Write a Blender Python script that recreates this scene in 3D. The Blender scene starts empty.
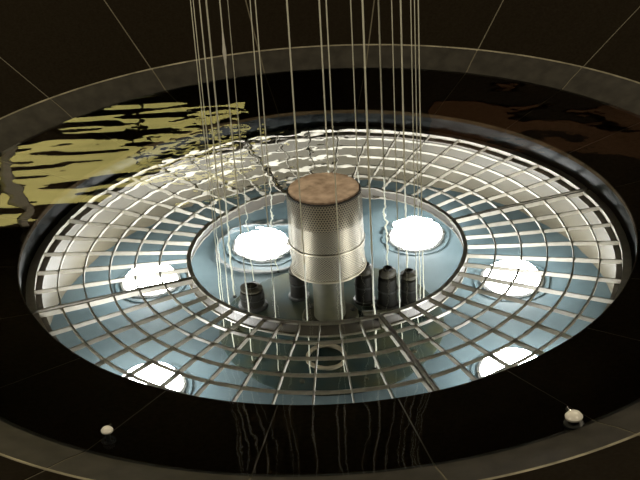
import bpy, math, random
from mathutils import Vector, Matrix
R = math.radians
PI = math.pi
random.seed(7)
scene = bpy.context.scene
COL = scene.collection

# ------------------------------------------------------------------ camera
ELEV, ROLL, FPX, DIST = 0.483311, -0.058840, 1264.01, 6.16158
TARGET = Vector((-0.0336, -0.2928, 0.0))
fw = Vector((0, math.cos(ELEV), -math.sin(ELEV)))
r0 = Vector((1, 0, 0)); u0 = r0.cross(fw)
r2 = math.cos(ROLL) * r0 + math.sin(ROLL) * u0
u2 = -math.sin(ROLL) * r0 + math.cos(ROLL) * u0
cam_d = bpy.data.cameras.new('camera')
cam = bpy.data.objects.new('camera', cam_d); COL.objects.link(cam)
M = Matrix((r2, u2, -fw)).transposed().to_4x4(); M.translation = TARGET - DIST * fw
cam.matrix_world = M
cam_d.sensor_fit = 'HORIZONTAL'; cam_d.sensor_width = 36.0
cam_d.lens = FPX / 640.0 * 36.0
cam_d.clip_end = 200
scene.camera = cam

# ------------------------------------------------------------------ world, exposure, added overhead spots
world = bpy.data.worlds.new('world'); scene.world = world; world.use_nodes = True
bg = world.node_tree.nodes['Background']
bg.inputs[0].default_value = (0.9, 0.75, 0.45, 1); bg.inputs[1].default_value = 0.022
scene.view_settings.view_transform = 'Standard'
scene.view_settings.look = 'None'
scene.view_settings.gamma = 1.0
scene.view_settings.exposure = 0.0
scene.view_settings.use_curve_mapping = False
scene.cycles.caustics_refractive = False
scene.cycles.caustics_reflective = False
scene.cycles.sample_clamp_indirect = 4.0

CEIL = 4.6
def spot(x, y, z, tx, ty, tz, power, size, col, rad=0.06, blend=0.6):
    l = bpy.data.lights.new('added_spot', 'SPOT'); l.energy = power; l.spot_size = R(size)
    l.spot_blend = blend; l.color = col; l.shadow_soft_size = rad
    o = bpy.data.objects.new('added_spot', l); COL.objects.link(o); o.location = (x, y, z)
    o.rotation_euler = (Vector((tx, ty, tz)) - Vector((x, y, z))).to_track_quat('-Z', 'Y').to_euler()
    return o
WARM = (1.0, 0.86, 0.62)
SPOTS = [(-3.2, -3.4, 0, 0, 0.2), (3.2, -3.4, 0, 0, 0.2), (-3.4, 3.6, 0, 0.4, 0.2), (3.4, 3.6, 0, 0.4, 0.2)]
for (x, y, tx, ty, tz) in SPOTS:
    spot(x, y, CEIL - 0.14, tx, ty, tz, 330, 80, WARM)  # unseen spots added overhead to brighten the lines, curb and lid
for _a, _w, _p in ((72, 95, 90), (114.3, 50, 260)):
    _c, _s = math.cos(R(_a)), math.sin(R(_a))
    spot(6.6 * _c, 6.6 * _s, CEIL - 0.14, 9.0 * _c, 9.0 * _s, 3.2, _p, _w, (1, 0.84, 0.6))  # unseen wall washers added to brighten the wood panel and the pillar

# ------------------------------------------------------------------ materials
def mat(name, base, rough=0.5, metal=0.0, spec=0.5, coat=0.0, emis=None, es=0.0, noise=None, bump=None):
    """noise=(scale, colour2, detail); bump=(scale, distance)"""
    m = bpy.data.materials.new(name); m.use_nodes = True
    nt = m.node_tree; b = nt.nodes['Principled BSDF']
    b.inputs['Base Color'].default_value = (*base, 1)
    b.inputs['Roughness'].default_value = rough
    b.inputs['Metallic'].default_value = metal
    b.inputs['Specular IOR Level'].default_value = spec
    b.inputs['Coat Weight'].default_value = coat
    if emis:
        b.inputs['Emission Color'].default_value = (*emis, 1)
        b.inputs['Emission Strength'].default_value = es
    tc = nt.nodes.new('ShaderNodeTexCoord')
    if noise:
        n = nt.nodes.new('ShaderNodeTexNoise'); n.inputs['Scale'].default_value = noise[0]
        n.inputs['Detail'].default_value = noise[2] if len(noise) > 2 else 3
        nt.links.new(tc.outputs['Object'], n.inputs['Vector'])
        ramp = nt.nodes.new('ShaderNodeValToRGB')
        ramp.color_ramp.elements[0].position = 0.35; ramp.color_ramp.elements[1].position = 0.68
        ramp.color_ramp.elements[0].color = (*base, 1); ramp.color_ramp.elements[1].color = (*noise[1], 1)
        nt.links.new(n.outputs['Fac'], ramp.inputs['Fac'])
        nt.links.new(ramp.outputs['Color'], b.inputs['Base Color'])
    if bump:
        n = nt.nodes.new('ShaderNodeTexNoise'); n.inputs['Scale'].default_value = bump[0]
        nt.links.new(tc.outputs['Object'], n.inputs['Vector'])
        bn = nt.nodes.new('ShaderNodeBump'); bn.inputs['Distance'].default_value = bump[1]
        nt.links.new(n.outputs['Fac'], bn.inputs['Height'])
        nt.links.new(bn.outputs['Normal'], b.inputs['Normal'])
    return m

def ripple_normal(nt):
    """ripples of the water film: a slow swell everywhere, livelier around the wires and the far left"""
    N = nt.nodes; L = nt.links
    geo = N.new('ShaderNodeNewGeometry')
    pos = geo.outputs['Position']
    def noise(scale, detail, stretch=(1, 1, 1)):
        mp = N.new('ShaderNodeMapping'); mp.inputs['Scale'].default_value = stretch
        L.new(pos, mp.inputs['Vector'])
        n = N.new('ShaderNodeTexNoise'); n.inputs['Scale'].default_value = scale; n.inputs['Detail'].default_value = detail
        n.inputs['Roughness'].default_value = 0.45
        L.new(mp.outputs['Vector'], n.inputs['Vector'])
        return n.outputs['Fac']
    def math_(op, a, b):
        m = N.new('ShaderNodeMath'); m.operation = op
        for i, v in enumerate((a, b)):
            if v is None: continue
            if isinstance(v, (int, float)): m.inputs[i].default_value = v
            else: L.new(v, m.inputs[i])
        return m.outputs[0]
    def blob(cx, cy, rad):
        d = N.new('ShaderNodeVectorMath'); d.operation = 'DISTANCE'
        L.new(pos, d.inputs[0]); d.inputs[1].default_value = (cx, cy, 0)
        mr = N.new('ShaderNodeMapRange'); mr.interpolation_type = 'SMOOTHSTEP'
        L.new(d.outputs['Value'], mr.inputs['Value'])
        mr.inputs['From Min'].default_value = rad; mr.inputs['From Max'].default_value = rad * 0.35
        mr.inputs['To Min'].default_value = 0; mr.inputs['To Max'].default_value = 1
        return mr.outputs['Result']
    swell = math_('MULTIPLY', noise(1.6, 1.0), 0.015)
    lively = math_('ADD', blob(-0.40, 0.80, 0.80), math_('MULTIPLY', blob(-0.05, 0.05, 0.8), 0.42))
    fine = math_('MULTIPLY', math_('MULTIPLY', noise(9.0, 1.5), 0.011), math_('ADD', lively, 0.06))
    leftb = math_('MULTIPLY', math_('MULTIPLY', noise(3.6, 1.0, (0.40, 1.6, 1)), 0.0075), blob(-1.2, 1.1, 1.8))
    h = math_('ADD', math_('ADD', swell, fine), leftb)
    bn = N.new('ShaderNodeBump'); bn.inputs['Strength'].default_value = 1.0; bn.inputs['Distance'].default_value = 1.0
    L.new(h, bn.inputs['Height'])
    return bn.outputs['Normal']

m_stone = mat('dark_floor_stone', (0.0105, 0.0075, 0.004), 0.8, spec=0.02, noise=(60, (0.0155, 0.0122, 0.0075), 4))
m_curb = mat('honed_curb_stone', (0.025, 0.0225, 0.0175), 0.5, spec=0.25, noise=(14, (0.043, 0.039, 0.031), 5))
m_grout = mat('pale_grout', (0.13, 0.115, 0.075), 0.7)
m_glint = mat('edge_glint', (0.42, 0.38, 0.27), 0.4, metal=0.3, noise=(9, (0.22, 0.2, 0.14), 4))  # pale tone for the glint along the bevelled stone edge
m_shelf = mat('wet_shelf_stone', (0.034, 0.021, 0.0075), 0.7, spec=0.02, noise=(40, (0.048, 0.031, 0.013), 3))
m_shelf_joint = mat('shelf_joint_filler', (0.20, 0.155, 0.08), 0.6)
m_lip = mat('polished_lip_stone', (0.003, 0.0042, 0.0038), 0.3, spec=0.12, noise=(20, (0.007, 0.009, 0.008), 3))
m_wellwall = mat('well_wall_plaster', (0.046, 0.039, 0.023), 0.55, noise=(5, (0.060, 0.051, 0.031), 5))
m_wellfloor = mat('blue_pool_paint', (0.080, 0.122, 0.140), 0.4, noise=(4, (0.125, 0.176, 0.195), 4))
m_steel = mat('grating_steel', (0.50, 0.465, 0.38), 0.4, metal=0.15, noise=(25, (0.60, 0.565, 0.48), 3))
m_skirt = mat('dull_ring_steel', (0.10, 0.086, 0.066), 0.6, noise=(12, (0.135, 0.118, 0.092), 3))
m_lampsteel = mat('lamp_steel', (0.6, 0.62, 0.62), 0.25, metal=0.7)
m_dark = mat('dark_housing', (0.012, 0.013, 0.011), 0.5)
m_pump = mat('pump_dark_body', (0.004, 0.004, 0.003), 0.6, spec=0.2, noise=(18, (0.010, 0.009, 0.005), 3))
m_pumpcap = mat('pump_brass_cap', (0.028, 0.024, 0.011), 0.6)
m_pipe = mat('olive_pipe', (0.026, 0.025, 0.0095), 0.6, noise=(15, (0.042, 0.039, 0.017), 4))
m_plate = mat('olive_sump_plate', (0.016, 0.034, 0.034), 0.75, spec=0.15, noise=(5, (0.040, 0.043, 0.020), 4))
m_perf = mat('perforated_steel', (0.40, 0.35, 0.25), 0.38, metal=0.5)
m_inside = mat('shaded_inside', (0.05, 0.043, 0.03), 0.6)
m_wood = mat('weathered_brown_lid', (0.27, 0.185, 0.13), 0.65, noise=(16, (0.64, 0.49, 0.38), 6))
m_lidshadow = mat('lid_shadow_tone', (0.02, 0.016, 0.012), 0.6)  # dark tone for the shadow line below the lid
m_wire = mat('pale_nylon_line', (0.92, 0.92, 0.76), 0.3, spec=0.6)
m_chrome = mat('chrome_fitting', (0.85, 0.85, 0.82), 0.12, metal=1.0)
m_white = mat('white_fitting', (0.85, 0.83, 0.75), 0.3)
m_lens = mat('lamp_lens', (1, 1, 1), 0.3, emis=(1.0, 0.99, 0.95), es=72)
m_panel = mat('backlit_cream_panel', (0.5, 0.45, 0.2), 0.6, emis=(1.0, 0.84, 0.26), es=2.5)
m_wallb = mat('brown_hall_wall', (0.06, 0.040, 0.02), 0.8)
m_pillar = mat('grey_pillar_plaster', (0.72, 0.68, 0.58), 0.8)
m_wood2 = mat('red_brown_wood_panel', (0.42, 0.19, 0.07), 0.6, noise=(5, (0.36, 0.16, 0.06), 3))
m_ceil = mat('dark_ceiling_paint', (0.04, 0.033, 0.022), 0.9)
m_black = mat('black_lamp_shell', (0.02, 0.02, 0.02), 0.5)

m_water = bpy.data.materials.new('clear_water'); m_water.use_nodes = True
nt = m_water.node_tree; nt.nodes.remove(nt.nodes['Principled BSDF'])
g = nt.nodes.new('ShaderNodeBsdfGlass'); g.inputs['IOR'].default_value = 1.333; g.inputs['Roughness'].default_value = 0.0
g.inputs['Color'].default_value = (0.97, 0.99, 1.0, 1)
nt.links.new(ripple_normal(nt), g.inputs['Normal'])
nt.links.new(g.outputs[0], nt.nodes['Material Output'].inputs['Surface'])

# ------------------------------------------------------------------ mesh helpers
def mesh_of(name, verts, faces, smooth=None):
    me = bpy.data.meshes.new(name); me.from_pydata([tuple(v) for v in verts], [], faces); me.update()
    import bmesh
    bm = bmesh.new(); bm.from_mesh(me); bmesh.ops.recalc_face_normals(bm, faces=bm.faces); bm.to_mesh(me); bm.free()
    if smooth is not None:
        for p in me.polygons: p.use_smooth = True
        me.set_sharp_from_angle(angle=R(smooth))
    return me
def obj(name, me, material=None, parent=None, loc=(0, 0, 0), rot=(0, 0, 0)):
    o = bpy.data.objects.new(name, me); COL.objects.link(o)
    if material is not None and len(me.materials) == 0: me.materials.append(material)
    o.location = loc; o.rotation_euler = rot
    if parent is not None: o.parent = parent
    return o
def empty(name, loc=(0, 0, 0), rz=0.0):
    o = bpy.data.objects.new(name, None); COL.objects.link(o)
    o.location = loc; o.rotation_euler = (0, 0, rz); o.empty_display_size = 0.1
    return o
def tag(o, label, cat, group=None, kind=None):
    o['label'] = label; o['category'] = cat
    if group: o['group'] = group
    if kind: o['kind'] = kind
    return o
def arc(profile, a0, a1, n, name='arc', smooth=40):
    """solid swept by a closed (r, z) profile from angle a0 to a1 (radians)"""
    full = abs((a1 - a0) - 2 * PI) < 1e-6
    cnt = n if full else n + 1
    k = len(profile); v = []; f = []
    for i in range(cnt):
        a = a0 + (a1 - a0) * i / n
        for (r, z) in profile: v.append((r * math.cos(a), r * math.sin(a), z))
    for i in range(n):
        j = (i + 1) % cnt
        for q in range(k):
            w = (q + 1) % k
            f.append((i * k + q, j * k + q, j * k + w, i * k + w))
    if not full:
        f.append(tuple(range(k))); f.append(tuple(range((cnt - 1) * k, cnt * k)))
    return mesh_of(name, v, f, smooth)
def lathe(profile, n=32, name='lathe', smooth=40):
    """open (r, z) profile turned around z; r = 0 ends close it"""
    v = []; f = []; rows = []
    for (r, z) in profile:
        if r < 1e-6: rows.append([len(v)]); v.append((0, 0, z))
        else:
            rows.append(list(range(len(v), len(v) + n)))
            v += [(r * math.cos(2 * PI * i / n), r * math.sin(2 * PI * i / n), z) for i in range(n)]
    for a, b in zip(rows[:-1], rows[1:]):
        for i in range(n):
            j = (i + 1) % n
            if len(a) == 1 and len(b) == 1: continue
            if len(a) == 1: f.append((a[0], b[i], b[j]))
            elif len(b) == 1: f.append((a[i], a[j], b[0]))
            else: f.append((a[i], a[j], b[j], b[i]))
    return mesh_of(name, v, f, smooth)
def box(x0, x1, y0, y1, z0, z1, name='box'):
    v = [(x, y, z) for z in (z0, z1) for y in (y0, y1) for x in (x0, x1)]
    f = [(0, 2, 3, 1), (4, 5, 7, 6), (0, 1, 5, 4), (2, 6, 7, 3), (0, 4, 6, 2), (1, 3, 7, 5)]
    return mesh_of(name, v, f)
def tube(pts, rad, n=8, name='tube'):
    v = []; f = []
    pts = [Vector(p) for p in pts]
    for i, p in enumerate(pts):
        t = (pts[min(i + 1, len(pts) - 1)] - pts[max(i - 1, 0)]).normalized()
        s = t.cross(Vector((0, 0, 1)))
        if s.length < 1e-3: s = Vector((1, 0, 0))
        s.normalize(); b = t.cross(s)
        rr = rad[i] if isinstance(rad, (list, tuple)) else rad
        for q in range(n):
            a = 2 * PI * q / n
            v.append(p + rr * (math.cos(a) * s + math.sin(a) * b))
    for i in range(len(pts) - 1):
        for q in range(n):
            w = (q + 1) % n
            f.append((i * n + q, i * n + w, (i + 1) * n + w, (i + 1) * n + q))
    f.append(tuple(range(n))); f.append(tuple(range((len(pts) - 1) * n, len(pts) * n)))
    return mesh_of(name, v, f, 50)

# ------------------------------------------------------------------ dimensions
R_O, H_O = 2.342, 0.0785       # edge line between the upper bowl stones and the lighter curb band
R_I, H_I = 2.100, -0.0075      # lower edge of the curb band, just under the water line (r = 2.128, z = 0)
R_L, H_L = 1.547, -0.162       # lip of the submerged shelf
Z_G = -0.427                   # top of the grating
R_W, Z_F = 1.50, -1.20         # well
JOINT0, NJ = R(9.0), 20        # 20 radial joints
STEP = 2 * PI / NJ
R_B, H_B = 3.50, H_O + 0.34 * (3.50 - R_O)   # top edge of the sloping stone bowl
# ------------------------------------------------------------------ hall floor
FT = H_B
floor = obj('floor', arc([(R_B + 0.012, Z_F - 0.1), (11.0, Z_F - 0.1), (11.0, FT), (R_B + 0.012, FT)], 0, 2 * PI, 160, 'floor'), m_stone)
tag(floor, 'dark stone hall floor around the sunken basin', 'floor', kind='structure')
def slab_mesh(prof, gap, name, n=14):
    """one stone of a ring: closed (r, z) profile, constant joint width"""
    v = []; f = []; k = len(prof)
    for i in range(n + 1):
        for (r, z) in prof:
            g = gap / 2 / r
            a = g + (STEP - 2 * g) * i / n
            v.append((r * math.cos(a), r * math.sin(a), z))
    for i in range(n):
        for q in range(k):
            w = (q + 1) % k
            f.append((i * k + q, (i + 1) * k + q, (i + 1) * k + w, i * k + w))
    f.append(tuple(range(k))); f.append(tuple(range(n * k, n * k + k)))
    return mesh_of(name, v, f, 30)

# ------------------------------------------------------------------ fountain basin
basin = empty('fountain_basin', (0, 0, 0))
tag(basin, 'round dark stone fountain basin with sloping curb and deep lit well', 'fountain')
# joint beds just below the faces of the stones
obj('shelf_bed', arc([(R_L + 0.012, -0.43), (R_I, -0.43), (R_I, H_I - 0.003), (R_L + 0.012, H_L - 0.0005)], JOINT0, JOINT0 + 2 * PI, 280, 'shelf_bed'), m_shelf_joint, basin)
CURB_TOP = [(R_O - 0.008, H_O), (2.29, 0.064), (2.23, 0.044), (2.16, 0.015), (R_I + 0.001, H_I)]
obj('curb_bed', arc([(R_I + 0.001, -0.43), (R_O - 0.008, -0.43)] + [(r, z - 0.003) for (r, z) in CURB_TOP], JOINT0, JOINT0 + 2 * PI, 280, 'curb_bed'), m_grout, basin)
obj('bowl_bed', arc([(R_O + 0.008, -0.27), (R_B, -0.27), (R_B, H_B - 0.004), (R_O + 0.008, H_O + 0.0027 - 0.004)], JOINT0, JOINT0 + 2 * PI, 280, 'bowl_bed'), m_grout, basin)
me = slab_mesh([(R_O + 0.008, H_O - 0.05), (R_B + 0.01, H_B - 0.05), (R_B + 0.01, H_B + 0.0034), (R_O + 0.008, H_O + 0.0027)], 0.010, 'bowl_slab')
for k in range(NJ): obj('bowl_slab', me, m_stone, basin, rot=(0, 0, JOINT0 + k * STEP))
me = slab_mesh([(R_I + 0.001, -0.06), (R_O - 0.008, -0.06)] + CURB_TOP, 0.009, 'curb_stone')
for k in range(NJ): obj('curb_stone', me, m_curb, basin, rot=(0, 0, JOINT0 + k * STEP))
me = slab_mesh([(R_L, H_L - 0.06), (R_I - 0.001, H_L - 0.06), (R_I - 0.001, H_I), (R_L + 0.006, H_L + 0.001), (R_L, H_L - 0.006)], 0.006, 'shelf_slab')
for k in range(NJ): obj('shelf_slab', me, m_shelf, basin, rot=(0, 0, JOINT0 + k * STEP))
obj('glint_strip', arc([(R_O - 0.007, -0.05), (R_O + 0.007, -0.05), (R_O + 0.007, H_O + 0.002), (R_O + 0.004, H_O + 0.005), (R_O - 0.004, H_O + 0.003), (R_O - 0.007, H_O - 0.002)], 0, 2 * PI, 200, 'glint_strip'), m_glint, basin)  # pale strip added as the painted glint of the bevelled edge
obj('lip_wall', arc([(R_L + 0.002, Z_G - 0.045), (R_L + 0.009, Z_G - 0.045), (R_L + 0.009, H_L - 0.004), (R_L + 0.002, H_L - 0.004)], 0, 2 * PI, 160, 'lip_wall'), m_lip, basin)
obj('well_wall', arc([(R_W, Z_F), (R_W + 0.10, Z_F), (R_W + 0.10, Z_G - 0.047), (R_W, Z_G - 0.047)], 0, 2 * PI, 160, 'well_wall'), m_wellwall, basin)
obj('grating_ledge', arc([(1.455, Z_G - 0.085), (R_W, Z_G - 0.085), (R_W, Z_G - 0.063), (1.455, Z_G - 0.063)], 0, 2 * PI, 160, 'grating_ledge'), m_skirt, basin)
obj('well_floor', lathe([(0, Z_F), (R_W + 0.10, Z_F), (R_W + 0.10, Z_F - 0.08), (0, Z_F - 0.08)], 160, 'well_floor'), m_wellfloor, basin)

# ------------------------------------------------------------------ water
me = bpy.data.meshes.new('water')
v = [(0, 0, 0)]; f = []; n = 160; rows = [0.19 * i for i in range(1, 12)] + [2.132]
for r in rows: v += [(r * math.cos(2 * PI * i / n), r * math.sin(2 * PI * i / n), 0) for i in range(n)]
for i in range(n): f.append((0, 1 + i, 1 + (i + 1) % n))
for q in range(len(rows) - 1):
    for i in range(n):
        j = (i + 1) % n; f.append((1 + q * n + i, 1 + (q + 1) * n + i, 1 + (q + 1) * n + j, 1 + q * n + j))
me.from_pydata(v, [], f); me.update()
water = obj('water', me, m_water)
for p in me.polygons: p.use_smooth = True
tag(water, 'clear rippled water standing in the stone bowl and its well', 'water', kind='stuff')

# ------------------------------------------------------------------ steel grating: four quarter segments
RINGS = [0.862, 0.990, 1.119, 1.247, 1.374]
SEAM = R(0.55); QUAD = PI / 2
bar_me = box(0.715, 1.497, -0.0032, 0.0032, -0.043, 0.0, 'radial_bar')
end_me = box(0.705, 1.510, -0.005, 0.005, -0.050, 0.001, 'end_bar')
def flat_ring(r, w, d, top=0.0, name='ring_bar'):
    return arc([(r - w / 2, top - d), (r + w / 2, top - d), (r + w / 2, top), (r - w / 2, top)], SEAM, QUAD - SEAM, 30, name)
ring_mes = [flat_ring(r, 0.0075, 0.030, -0.001) for r in RINGS]
rim_in = arc([(0.700, -0.016), (0.722, -0.016), (0.722, 0.003), (0.700, 0.003)], SEAM, QUAD - SEAM, 30, 'inner_rim')
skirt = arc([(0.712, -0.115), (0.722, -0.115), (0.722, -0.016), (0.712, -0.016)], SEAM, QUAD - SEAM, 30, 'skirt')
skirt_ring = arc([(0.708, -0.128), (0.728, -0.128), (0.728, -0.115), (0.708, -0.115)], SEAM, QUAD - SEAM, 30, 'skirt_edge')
rim_out = arc([(1.486, -0.046), (1.530, -0.046), (1.530, 0.002), (1.486, 0.002)], SEAM, QUAD - SEAM, 40, 'outer_rim')
SEGLAB = ['quarter segment of the sunken steel grating nearest the large white inlet nozzle',
          'quarter segment of the sunken steel grating across the well from the small white nozzle',
          'quarter segment of the sunken steel grating across the well from the large white nozzle',
          'quarter segment of the sunken steel grating nearest the small white inlet nozzle']
for s in range(4):
    t = empty('grating_segment', (0, 0, Z_G), R(-71.7) + s * QUAD)
    tag(t, SEGLAB[s], 'grating', 'quarter segments of the submerged grating')
    for j in range(13):
        a = SEAM + (QUAD - 2 * SEAM) * j / 12
        if j in (0, 12): obj('end_bar', end_me, m_steel, t, rot=(0, 0, a))
        else: obj('radial_bar', bar_me, m_steel, t, rot=(0, 0, a))
    for rm in ring_mes: obj('ring_bar', rm, m_steel, t)
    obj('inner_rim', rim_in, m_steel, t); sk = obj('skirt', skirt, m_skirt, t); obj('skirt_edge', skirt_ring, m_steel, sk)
    obj('outer_rim', rim_out, m_steel, t)

# ------------------------------------------------------------------ underwater flood lamps
LP = [(-0.37, 0.73), (0.52, 0.75), (-0.99, 0.41), (1.00, 0.22), (-0.91, -0.54), (0.87, -0.60)]
flange_me = lathe([(0.10, 0.0), (0.20, 0.0), (0.20, 0.010), (0.15, 0.014)], 40, 'flange')
wide_me = arc([(0.262, 0.0), (0.278, 0.0), (0.278, 0.02), (0.262, 0.02)], 0, 2 * PI, 48, 'guard_ring')
body_me = lathe([(0, 0.012), (0.155, 0.012), (0.155, 0.026), (0, 0.026)], 36, 'housing')
ring_me = lathe([(0.156, 0.012), (0.170, 0.014), (0.170, 0.024), (0.158, 0.030), (0.150, 0.028)], 36, 'bezel')
lens_me = lathe([(0.150, 0.026)] + [(0.150 * math.cos(R(a)), 0.026 + 0.145 * math.sin(R(a))) for a in range(10, 90, 10)] + [(0, 0.171)], 36, 'lens')
screw_me = lathe([(0, 0.033), (0.007, 0.031), (0.008, 0.02)], 10, 'screw')
LAMPLAB = ['glaring round flood lamp in the open centre, behind the lone stout pump',
           'glaring round flood lamp in the open centre, behind the row of three pumps',
           'glaring round flood lamp under the grating across the well from the pump row',
           'glaring round flood lamp under the grating at the end of the pump row',
           'glaring round flood lamp under the grating nearest the small white nozzle',
           'glaring round flood lamp under the grating nearest the large white nozzle']
for i, (x, y) in enumerate(LP):
    t = empty('underwater_lamp', (x, y, Z_F))
    tag(t, LAMPLAB[i], 'lamp', 'flood lamps on the well floor')
    if i == 0: obj('guard_ring', wide_me, m_lampsteel, t)
    obj('flange', flange_me, m_wellfloor, t); obj('housing', body_me, m_dark, t)
    bz = obj('bezel', ring_me, m_lampsteel, t)
    for q in range(6):
        a = q * PI / 3; obj('screw', screw_me, m_chrome, bz, (0.163 * math.cos(a), 0.163 * math.sin(a), 0))
    obj('lens', lens_me, m_lens, t)

# ------------------------------------------------------------------ strainer drum in the middle
DY, DT, DB, DR = -0.03, 0.148, -0.58, 0.190
drum = empty('strainer_drum', (0.0, DY, Z_F + 0.0125))
tag(drum, 'perforated steel strainer drum with round brown lid standing in the well', 'strainer')
zz = lambda z: z - Z_F - 0.0125
# perforated jacket: honeycomb of flat webs
cols = 84; cw = 2 * PI / cols; hx = DR * cw           # hexagon width
hs = hx / math.sqrt(3); rowh = hs * 1.5
rows_n = int((DT - 0.012 - DB) / rowh)
v = []; f = []
for rr in range(rows_n):
    zc = DB + 0.006 + hs + rr * rowh
    for c in range(cols):
        ac = (c + 0.5 * (rr % 2)) * cw
        b0 = len(v)
        for sc, rd in ((1.0, DR), (0.66, DR)):
            for q in range(6):
                a = R(90 + 60 * q)
                v.append((rd * math.cos(ac + sc * hs * math.cos(a) / DR), rd * math.sin(ac + sc * hs * math.cos(a) / DR), zz(zc + sc * hs * math.sin(a))))
        for q in range(6):
            w = (q + 1) % 6; f.append((b0 + q, b0 + w, b0 + 6 + w, b0 + 6 + q))
jme = bpy.data.meshes.new('perforated_jacket'); jme.from_pydata(v, [], f); jme.update()
jacket = obj('perforated_jacket', jme, m_perf, drum)
obj('dark_backing', lathe([(0, zz(DB + 0.004)), (DR - 0.022, zz(DB + 0.004)), (DR - 0.022, zz(DT - 0.012)), (0, zz(DT - 0.012))], 48, 'dark_backing'), m_inside, drum)  # added dark cylinder, stands for the shaded inside behind the holes
obj('bottom_band', arc([(DR - 0.003, zz(DB - 0.004)), (DR + 0.004, zz(DB - 0.004)), (DR + 0.004, zz(DB + 0.016)), (DR - 0.003, zz(DB + 0.016))], 0, 2 * PI, 64, 'band'), m_perf, drum)
obj('seam_band', arc([(DR - 0.003, zz(-0.285)), (DR + 0.005, zz(-0.285)), (DR + 0.005, zz(-0.265)), (DR - 0.003, zz(-0.265))], 0, 2 * PI, 64, 'seam_band'), m_perf, drum)
obj('lid_shadow', lathe([(0, zz(DT - 0.014)), (DR - 0.004, zz(DT - 0.014)), (DR - 0.004, zz(DT)), (0, zz(DT))], 64, 'lid_shadow'), m_lidshadow, drum)  # dark ring painted in as the shadow in the gap under the lid
# lid with a slightly chipped edge
v = [(0, 0, zz(DT + 0.012))]; n = 96
ed = [0.178 + 0.004 * (random.random() - 0.5) - (0.003 if i % 2 else 0) for i in range(n)]
for z, k in ((DT + 0.012, 0.97), (DT + 0.009, 1.0), (DT, 1.0)):
    for i in range(n):
        a = 2 * PI * i / n; v.append((ed[i] * k * math.cos(a), ed[i] * k * math.sin(a), zz(z)))
f = [(0, 1 + i, 1 + (i + 1) % n) for i in range(n)]
for q in range(2):
    for i in range(n):
        j = (i + 1) % n; f.append((1 + q * n + i, 1 + (q + 1) * n + i, 1 + (q + 1) * n + j, 1 + q * n + j))
obj('lid', mesh_of('lid', v, f, 40), m_wood, drum)
obj('pedestal_pipe', lathe([(0.080, 0.0), (0.080, zz(DB) - 0.03), (0.10, zz(DB) - 0.025), (0.10, zz(DB) - 0.003), (0.0, zz(DB) - 0.003)], 32, 'pedestal'), m_pipe, drum)
fl = obj('pedestal_flange', lathe([(0.08, 0.03), (0.14, 0.03), (0.145, 0.022), (0.145, 0.0)], 32, 'pflange'), m_pipe, drum)
for q in range(8):
    a = q * PI / 4 + 0.2; obj('bolt', lathe([(0, 0.046), (0.012, 0.045), (0.012, 0.03)], 6, 'bolt'), m_dark, fl, (0.118 * math.cos(a), 0.118 * math.sin(a), 0))

# ------------------------------------------------------------------ pumps and pipework on the well floor
PLATE_Z = Z_F + 0.0125
def pump(x, y, h, r, label, group=None):
    t = empty('submersible_pump', (x, y, PLATE_Z)); tag(t, label, 'pump', group)
    obj('foot', lathe([(0, 0.0), (r * 1.25, 0.0), (r * 1.25, 0.02), (r, 0.03)], 24, 'foot'), m_dark, t)
    obj('body', lathe([(r, 0.02), (r, h * 0.72), (r * 0.96, h * 0.76), (r * 0.6, h * 0.80), (0, h * 0.80)], 24, 'body'), m_pump, t)
    cp = obj('cap', lathe([(r * 0.62, h * 0.79), (r * 0.95, h * 0.84), (r * 0.95, h * 0.93), (r * 0.55, h * 0.99), (0, h)], 24, 'cap'), m_pumpcap, t)
    obj('outlet', lathe([(r * 0.5, h * 0.97), (r * 0.5, h * 1.05), (r * 0.35, h * 1.05), (r * 0.35, h * 0.98)], 16, 'outlet'), m_pump, cp)
    obj('clamp_band', arc([(r * 0.99, h * 0.45), (r * 1.06, h * 0.45), (r * 1.06, h * 0.50), (r * 0.99, h * 0.50)], 0, 2 * PI, 24, 'band'), m_dark, t)
pump(0.19, 0.11, 0.40, 0.050, 'dark cylindrical pump in the pump row next to the strainer pedestal')
pump(0.31, 0.06, 0.40, 0.050, 'dark cylindrical pump between two other pumps on the well floor')
pump(0.425, 0.08, 0.33, 0.045, 'dark short cylindrical pump at the far end of the pump row')
pump(-0.165, 0.19, 0.36, 0.05, 'lone dark cylindrical pump close to the strainer pedestal')
pump(-0.42, 0.13, 0.22, 0.06, 'stout dark pump standing apart near a flood lamp')
pp = obj('supply_pipe', tube([(0.48, -0.03, PLATE_Z + 0.0225), (0.3, -0.03, PLATE_Z + 0.0225), (0.165, -0.045, PLATE_Z + 0.0225)], 0.022, 10, 'supply_pipe'), m_pipe)
tag(pp, 'thin olive supply pipe lying along the pump row', 'pipe')
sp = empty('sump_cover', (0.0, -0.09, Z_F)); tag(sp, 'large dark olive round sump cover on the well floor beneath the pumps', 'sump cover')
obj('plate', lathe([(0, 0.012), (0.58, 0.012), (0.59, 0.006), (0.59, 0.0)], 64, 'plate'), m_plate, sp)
obj('hatch_ring', arc([(0.085, 0.012), (0.105, 0.012), (0.105, 0.03), (0.085, 0.03)], 0, 2 * PI, 32, 'hatch'), m_perf, sp, (-0.03, -0.29, 0))
bolt_me = lathe([(0, 0.026), (0.013, 0.025), (0.013, 0.012)], 6, 'bolt')
for q in range(10):
    a = q * PI / 5; obj('bolt', bolt_me, m_pipe, sp, (0.50 * math.cos(a), 0.50 * math.sin(a), 0))

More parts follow.
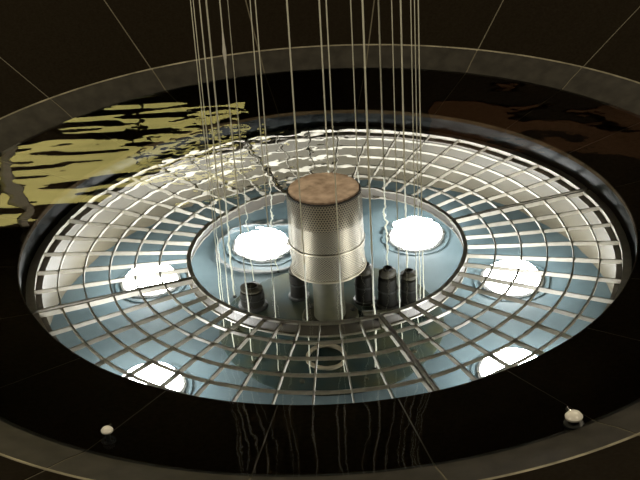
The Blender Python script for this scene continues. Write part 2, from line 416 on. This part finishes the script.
# ------------------------------------------------------------------ rain wires
WX, WY, WR = -0.04, 0.0, 0.53
wire_hi = CEIL
def wire_mesh(rad):
    return tube([(0, 0, 0), (0, 0, 0.5), (0, 0, 1.0), (0, 0, 2.5), (0, 0, wire_hi - Z_F)], rad, 8, 'line')
thin, mid, thick = wire_mesh(0.0022), wire_mesh(0.0029), wire_mesh(0.0042)
anchor_me = lathe([(0, 0.02), (0.008, 0.018), (0.012, 0.0)], 12, 'anchor')
def wire_x(k): return WX + WR * math.cos(R(10 + 18 * k))
order = sorted(range(20), key=wire_x)
bright = {order[i] for i in (2, 10, 13, 14, 16)}; faint = {order[i] for i in (0, 1, 4, 7, 15, 17, 18)}
for k in range(20):
    a = R(10 + 18 * k)
    t = empty('rain_line', (WX + WR * math.cos(a), WY + WR * math.sin(a), Z_F))
    beaded = (k == order[5])
    tag(t, 'pale rain line with a long white water drop sliding down it' if beaded else
        ('bright taut pale line hanging into the well, thicker than its neighbours' if k in bright else 'fine taut pale line hanging straight down into the well'),
        'line', 'rain lines hung in a circle around the drum')
    obj('strand', thick if k in bright else (thin if k in faint else mid), m_wire, t)
    obj('anchor', anchor_me, m_dark, t)
    if beaded:
        obj('drop', lathe([(0, -0.10), (0.0035, -0.07), (0.008, -0.02), (0.0085, 0.0), (0.006, 0.03), (0.003, 0.09), (0, 0.11)], 12, 'drop'), m_white, t, (0, 0, 1.02 - Z_F))

# ------------------------------------------------------------------ inlet nozzles standing on the submerged shelf
def cone_z(r): return H_L + (H_I - H_L) * (r - R_L) / (R_I - R_L)
for (x, y, s, lab) in ((0.877, -1.888, 1.0, 'large white inlet nozzle poking out of the water by the curb'),
                       (-0.884, -1.808, 0.7, 'small white inlet nozzle poking out of the water by the curb')):
    zc = cone_z(math.hypot(x, y)) ; t = empty('inlet_nozzle', (x, y, zc), math.atan2(y, x)); tag(t, lab, 'nozzle'); top = 0.045 - zc
    obj('base_ring', lathe([(0.040 * s, -0.004), (0.040 * s, 0.012), (0.022 * s, 0.016)], 24, 'base'), m_dark, t)
    obj('stem', lathe([(0.014 * s, 0.0), (0.014 * s, top - 0.02 * s)], 16, 'stem'), m_dark, t)
    obj('dome', lathe([(0.012 * s, top - 0.022 * s), (0.032 * s, top - 0.022 * s), (0.034 * s, top - 0.014 * s), (0.026 * s, top - 0.003 * s), (0.012 * s, top + 0.002 * s), (0, top + 0.003 * s)], 24, 'dome'), m_white, t)
    obj('spout', tube([(-0.02 * s, 0, top - 0.012 * s), (-0.045 * s, 0, top - 0.010 * s)], 0.009 * s, 12, 'spout'), m_chrome, t)

# ------------------------------------------------------------------ hall around: curved back wall, lit panels, ceiling
wall = obj('wall_back', arc([(9.08, FT + 0.001), (9.25, FT + 0.001), (9.25, CEIL), (9.08, CEIL)], R(10), R(170), 96, 'wall'), m_wallb)
tag(wall, 'dark brown curved hall wall behind the fountain', 'wall', kind='structure')
def arc_box(ra, rb, a0, a1, za, zb, name): return arc([(ra, za), (rb, za), (rb, zb), (ra, zb)], R(a0), R(a1), 12, name)
for (a0, a1, lab) in ((114.85, 125.0, 'backlit cream wall panel beyond the grey pillar'), (104.35, 113.75, 'backlit cream wall panel beside the grey pillar'), (95.2, 104.2, 'backlit cream wall panel at the end of the row')):
    t = empty('backlit_panel', (0, 0, 0)); tag(t, lab, 'light panel', 'backlit wall panels')
    obj('diffuser', arc_box(8.96, 9.0, a0 + 0.08, a1 - 0.08, 2.96, 3.63, 'diffuser'), m_panel, t)
    obj('back_box', arc_box(9.0, 9.07, a0, a1, 2.94, 3.65, 'back_box'), m_dark, t)
pl = obj('wall_pillar', arc_box(8.86, 9.075, 113.85, 114.75, FT + 0.001, CEIL, 'pillar'), m_pillar); tag(pl, 'grey plastered pillar on the hall wall', 'pillar', kind='structure')
wp = obj('wood_panel', arc_box(9.0, 9.07, 62.0, 80.8, 3.0, 3.62, 'wood_panel'), m_wood2); tag(wp, 'red brown wooden panel on the dark hall wall', 'panel')
ceil = obj('ceiling', box(-9.3, 9.3, -9.3, 9.3, CEIL, CEIL + 0.15, 'ceiling'), m_ceil); tag(ceil, 'dark painted hall ceiling over the fountain', 'ceiling', kind='structure')
